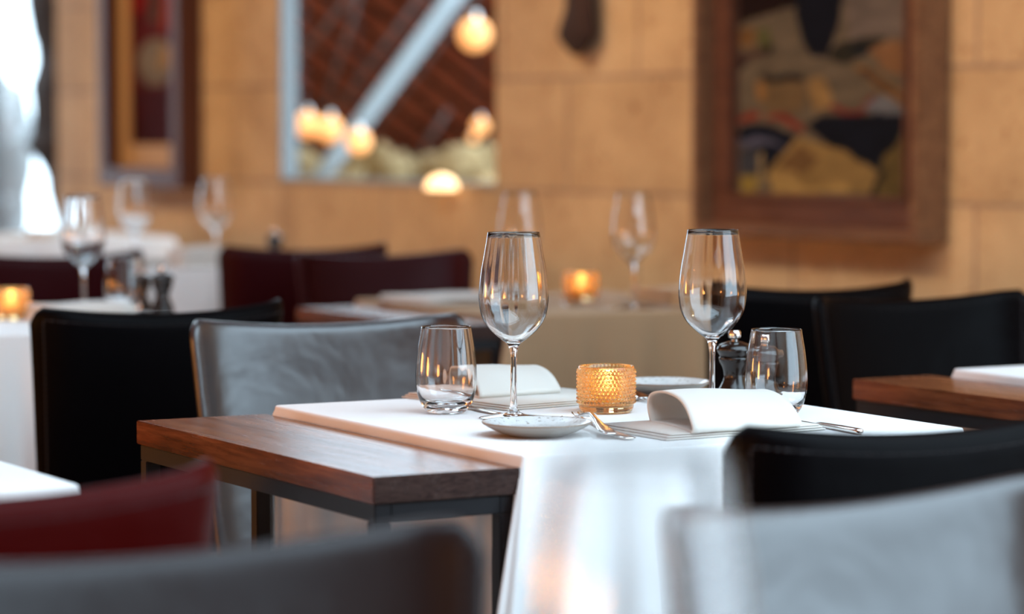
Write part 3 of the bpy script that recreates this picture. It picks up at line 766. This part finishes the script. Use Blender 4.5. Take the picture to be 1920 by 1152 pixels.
for x, y, rz, sx, sy, sz, m, lb in [(1.945, 5.22, .0, .19, .13, .034, 'napkin', 'blurred tan-lit napkin at left beside the blurred stemless glass'),
    (2.86, 5.42, .1, .26, .20, .016, 'napkin', 'long white napkin on the background table left of the sharp wine glass'),
    (3.265, 5.12, -.03, .18, .17, .035, 'napkin_warm_shade', 'napkin tinted brown for warm shade on the background table beside the right wine glass'),
    (2.98, 7.115, .0, .14, .10, .055, 'napkin', 'upright white folded napkin on the distant bright tablecloth'),
    (2.86, 7.34, .0, .20, .16, .018, 'napkin', 'flat white napkin beside the upright one on the distant tablecloth'),
    (3.42, 9.35, 0, .22, .18, .03, 'napkin', 'farthest white napkin below the red painting')]:
    o = flat_napkin('napkin', M[m], sx, sy, sz, 2); o.location = (x, y, Z); o.rotation_euler = (0, 0, rz); tag(o, lb, 'napkin', 'folded napkins on background tables')

# cutlery
def fork_mesh():
    bm = bmesh.new()
    strip(bm, [(0, 0, .0022, .0045, .0010), (0, .004, .0024, .0085, .0012), (0, .03, .0030, .0095, .0013), (0, .07, .0050, .0058, .0014), (0, .105, .0085, .0036, .0016), (0, .130, .0115, .0032, .0015), (0, .143, .0110, .0060, .0011), (0, .152, .0085, .0108, .0009), (0, .163, .0060, .0122, .0008), (0, .168, .0050, .0122, .0008)])
    for k in range(4):
        x = -.0105+.007*k
        strip(bm, [(x, .166, .0052, .0018, .0008), (x, .178, .0032, .0016, .0008), (x, .192, .0034, .0013, .0007), (x*.98, .204, .0062, .0008, .0005)])
    return mk('fork', bm, M['steel'])
def knife_mesh():
    bm = bmesh.new()
    strip(bm, [(0, 0, .0035, .004, .0025), (0, .004, .0035, .0065, .0032), (0, .05, .0035, .0058, .0032), (0, .095, .0032, .0045, .0030), (0, .102, .0025, .0050, .0012), (.002, .115, .0022, .0078, .0008), (.002, .17, .0022, .0085, .0007), (0, .20, .0022, .0060, .0006), (-.004, .212, .0022, .0015, .0004)])
    return mk('knife', bm, M['steel'])
def spoon_mesh():
    bm = bmesh.new()
    strip(bm, [(0, 0, .0022, .0045, .0010), (0, .03, .0028, .0085, .0012), (0, .075, .0055, .0045, .0014), (0, .115, .0105, .0030, .0016), (0, .128, .0095, .0055, .0010), (0, .138, .0060, .0130, .0009), (0, .152, .0030, .0180, .0008), (0, .168, .0022, .0175, .0008), (0, .182, .0040, .0110, .0007), (0, .188, .0060, .0035, .0005)])
    return mk('spoon', bm, M['steel'])
fk = fork_mesh(); tag(fk, 'fork', 'fork'); kn = knife_mesh(); tag(kn, 'knife', 'knife'); sn = spoon_mesh(); tag(sn, 'spoon', 'spoon')
def lay(proto, tip, tail, label, group, z=Z, ln=.204, sc=1):
    tip, tail = Vector(tip), Vector(tail); d = (tip-tail).normalized(); a = math.atan2(d.y, d.x)-PI/2
    p = tip-d*ln*sc; place(proto, (p.x, p.y, z), a, label, group, sc)
lay(fk, (1.786, 3.114), (1.758, 2.86), 'steel fork whose tines peek out just behind the front plate, left of the other fork', 'steel cutlery on the central table', sc=1.12)
lay(fk, (1.822, 3.108), (1.742, 2.90), 'steel fork with tines just below the amber candle holder', 'steel cutlery on the central table', z=Z+.005, sc=1.08)
lay(fk, (2.030, 3.255), (2.036, 3.46), 'steel fork behind the amber holder before the back plate', 'steel cutlery on the central table')
lay(kn, (1.768, 3.22), (1.788, 3.42), 'steel knife beside the left stemless glass', 'steel cutlery on the central table', ln=.212)
lay(kn, (2.050, 3.02), (2.040, 2.83), 'steel knife at the foot of the right stemless glass', 'steel cutlery on the central table', ln=.212)
lay(sn, (3.01, 5.20), (3.015, 5.01), 'blurred spoon lying before the background candle', 'cutlery on the background table', ln=.188)
lay(fk, (3.145, 5.21), (3.145, 5.03), 'blurred fork on the background table before the candle', 'cutlery on the background table')
S.cycles.use_denoising = True
S.cycles.transmission_bounces = 14; S.cycles.transparent_max_bounces = 16; S.cycles.max_bounces = 14
S.cycles.sample_clamp_indirect = 6
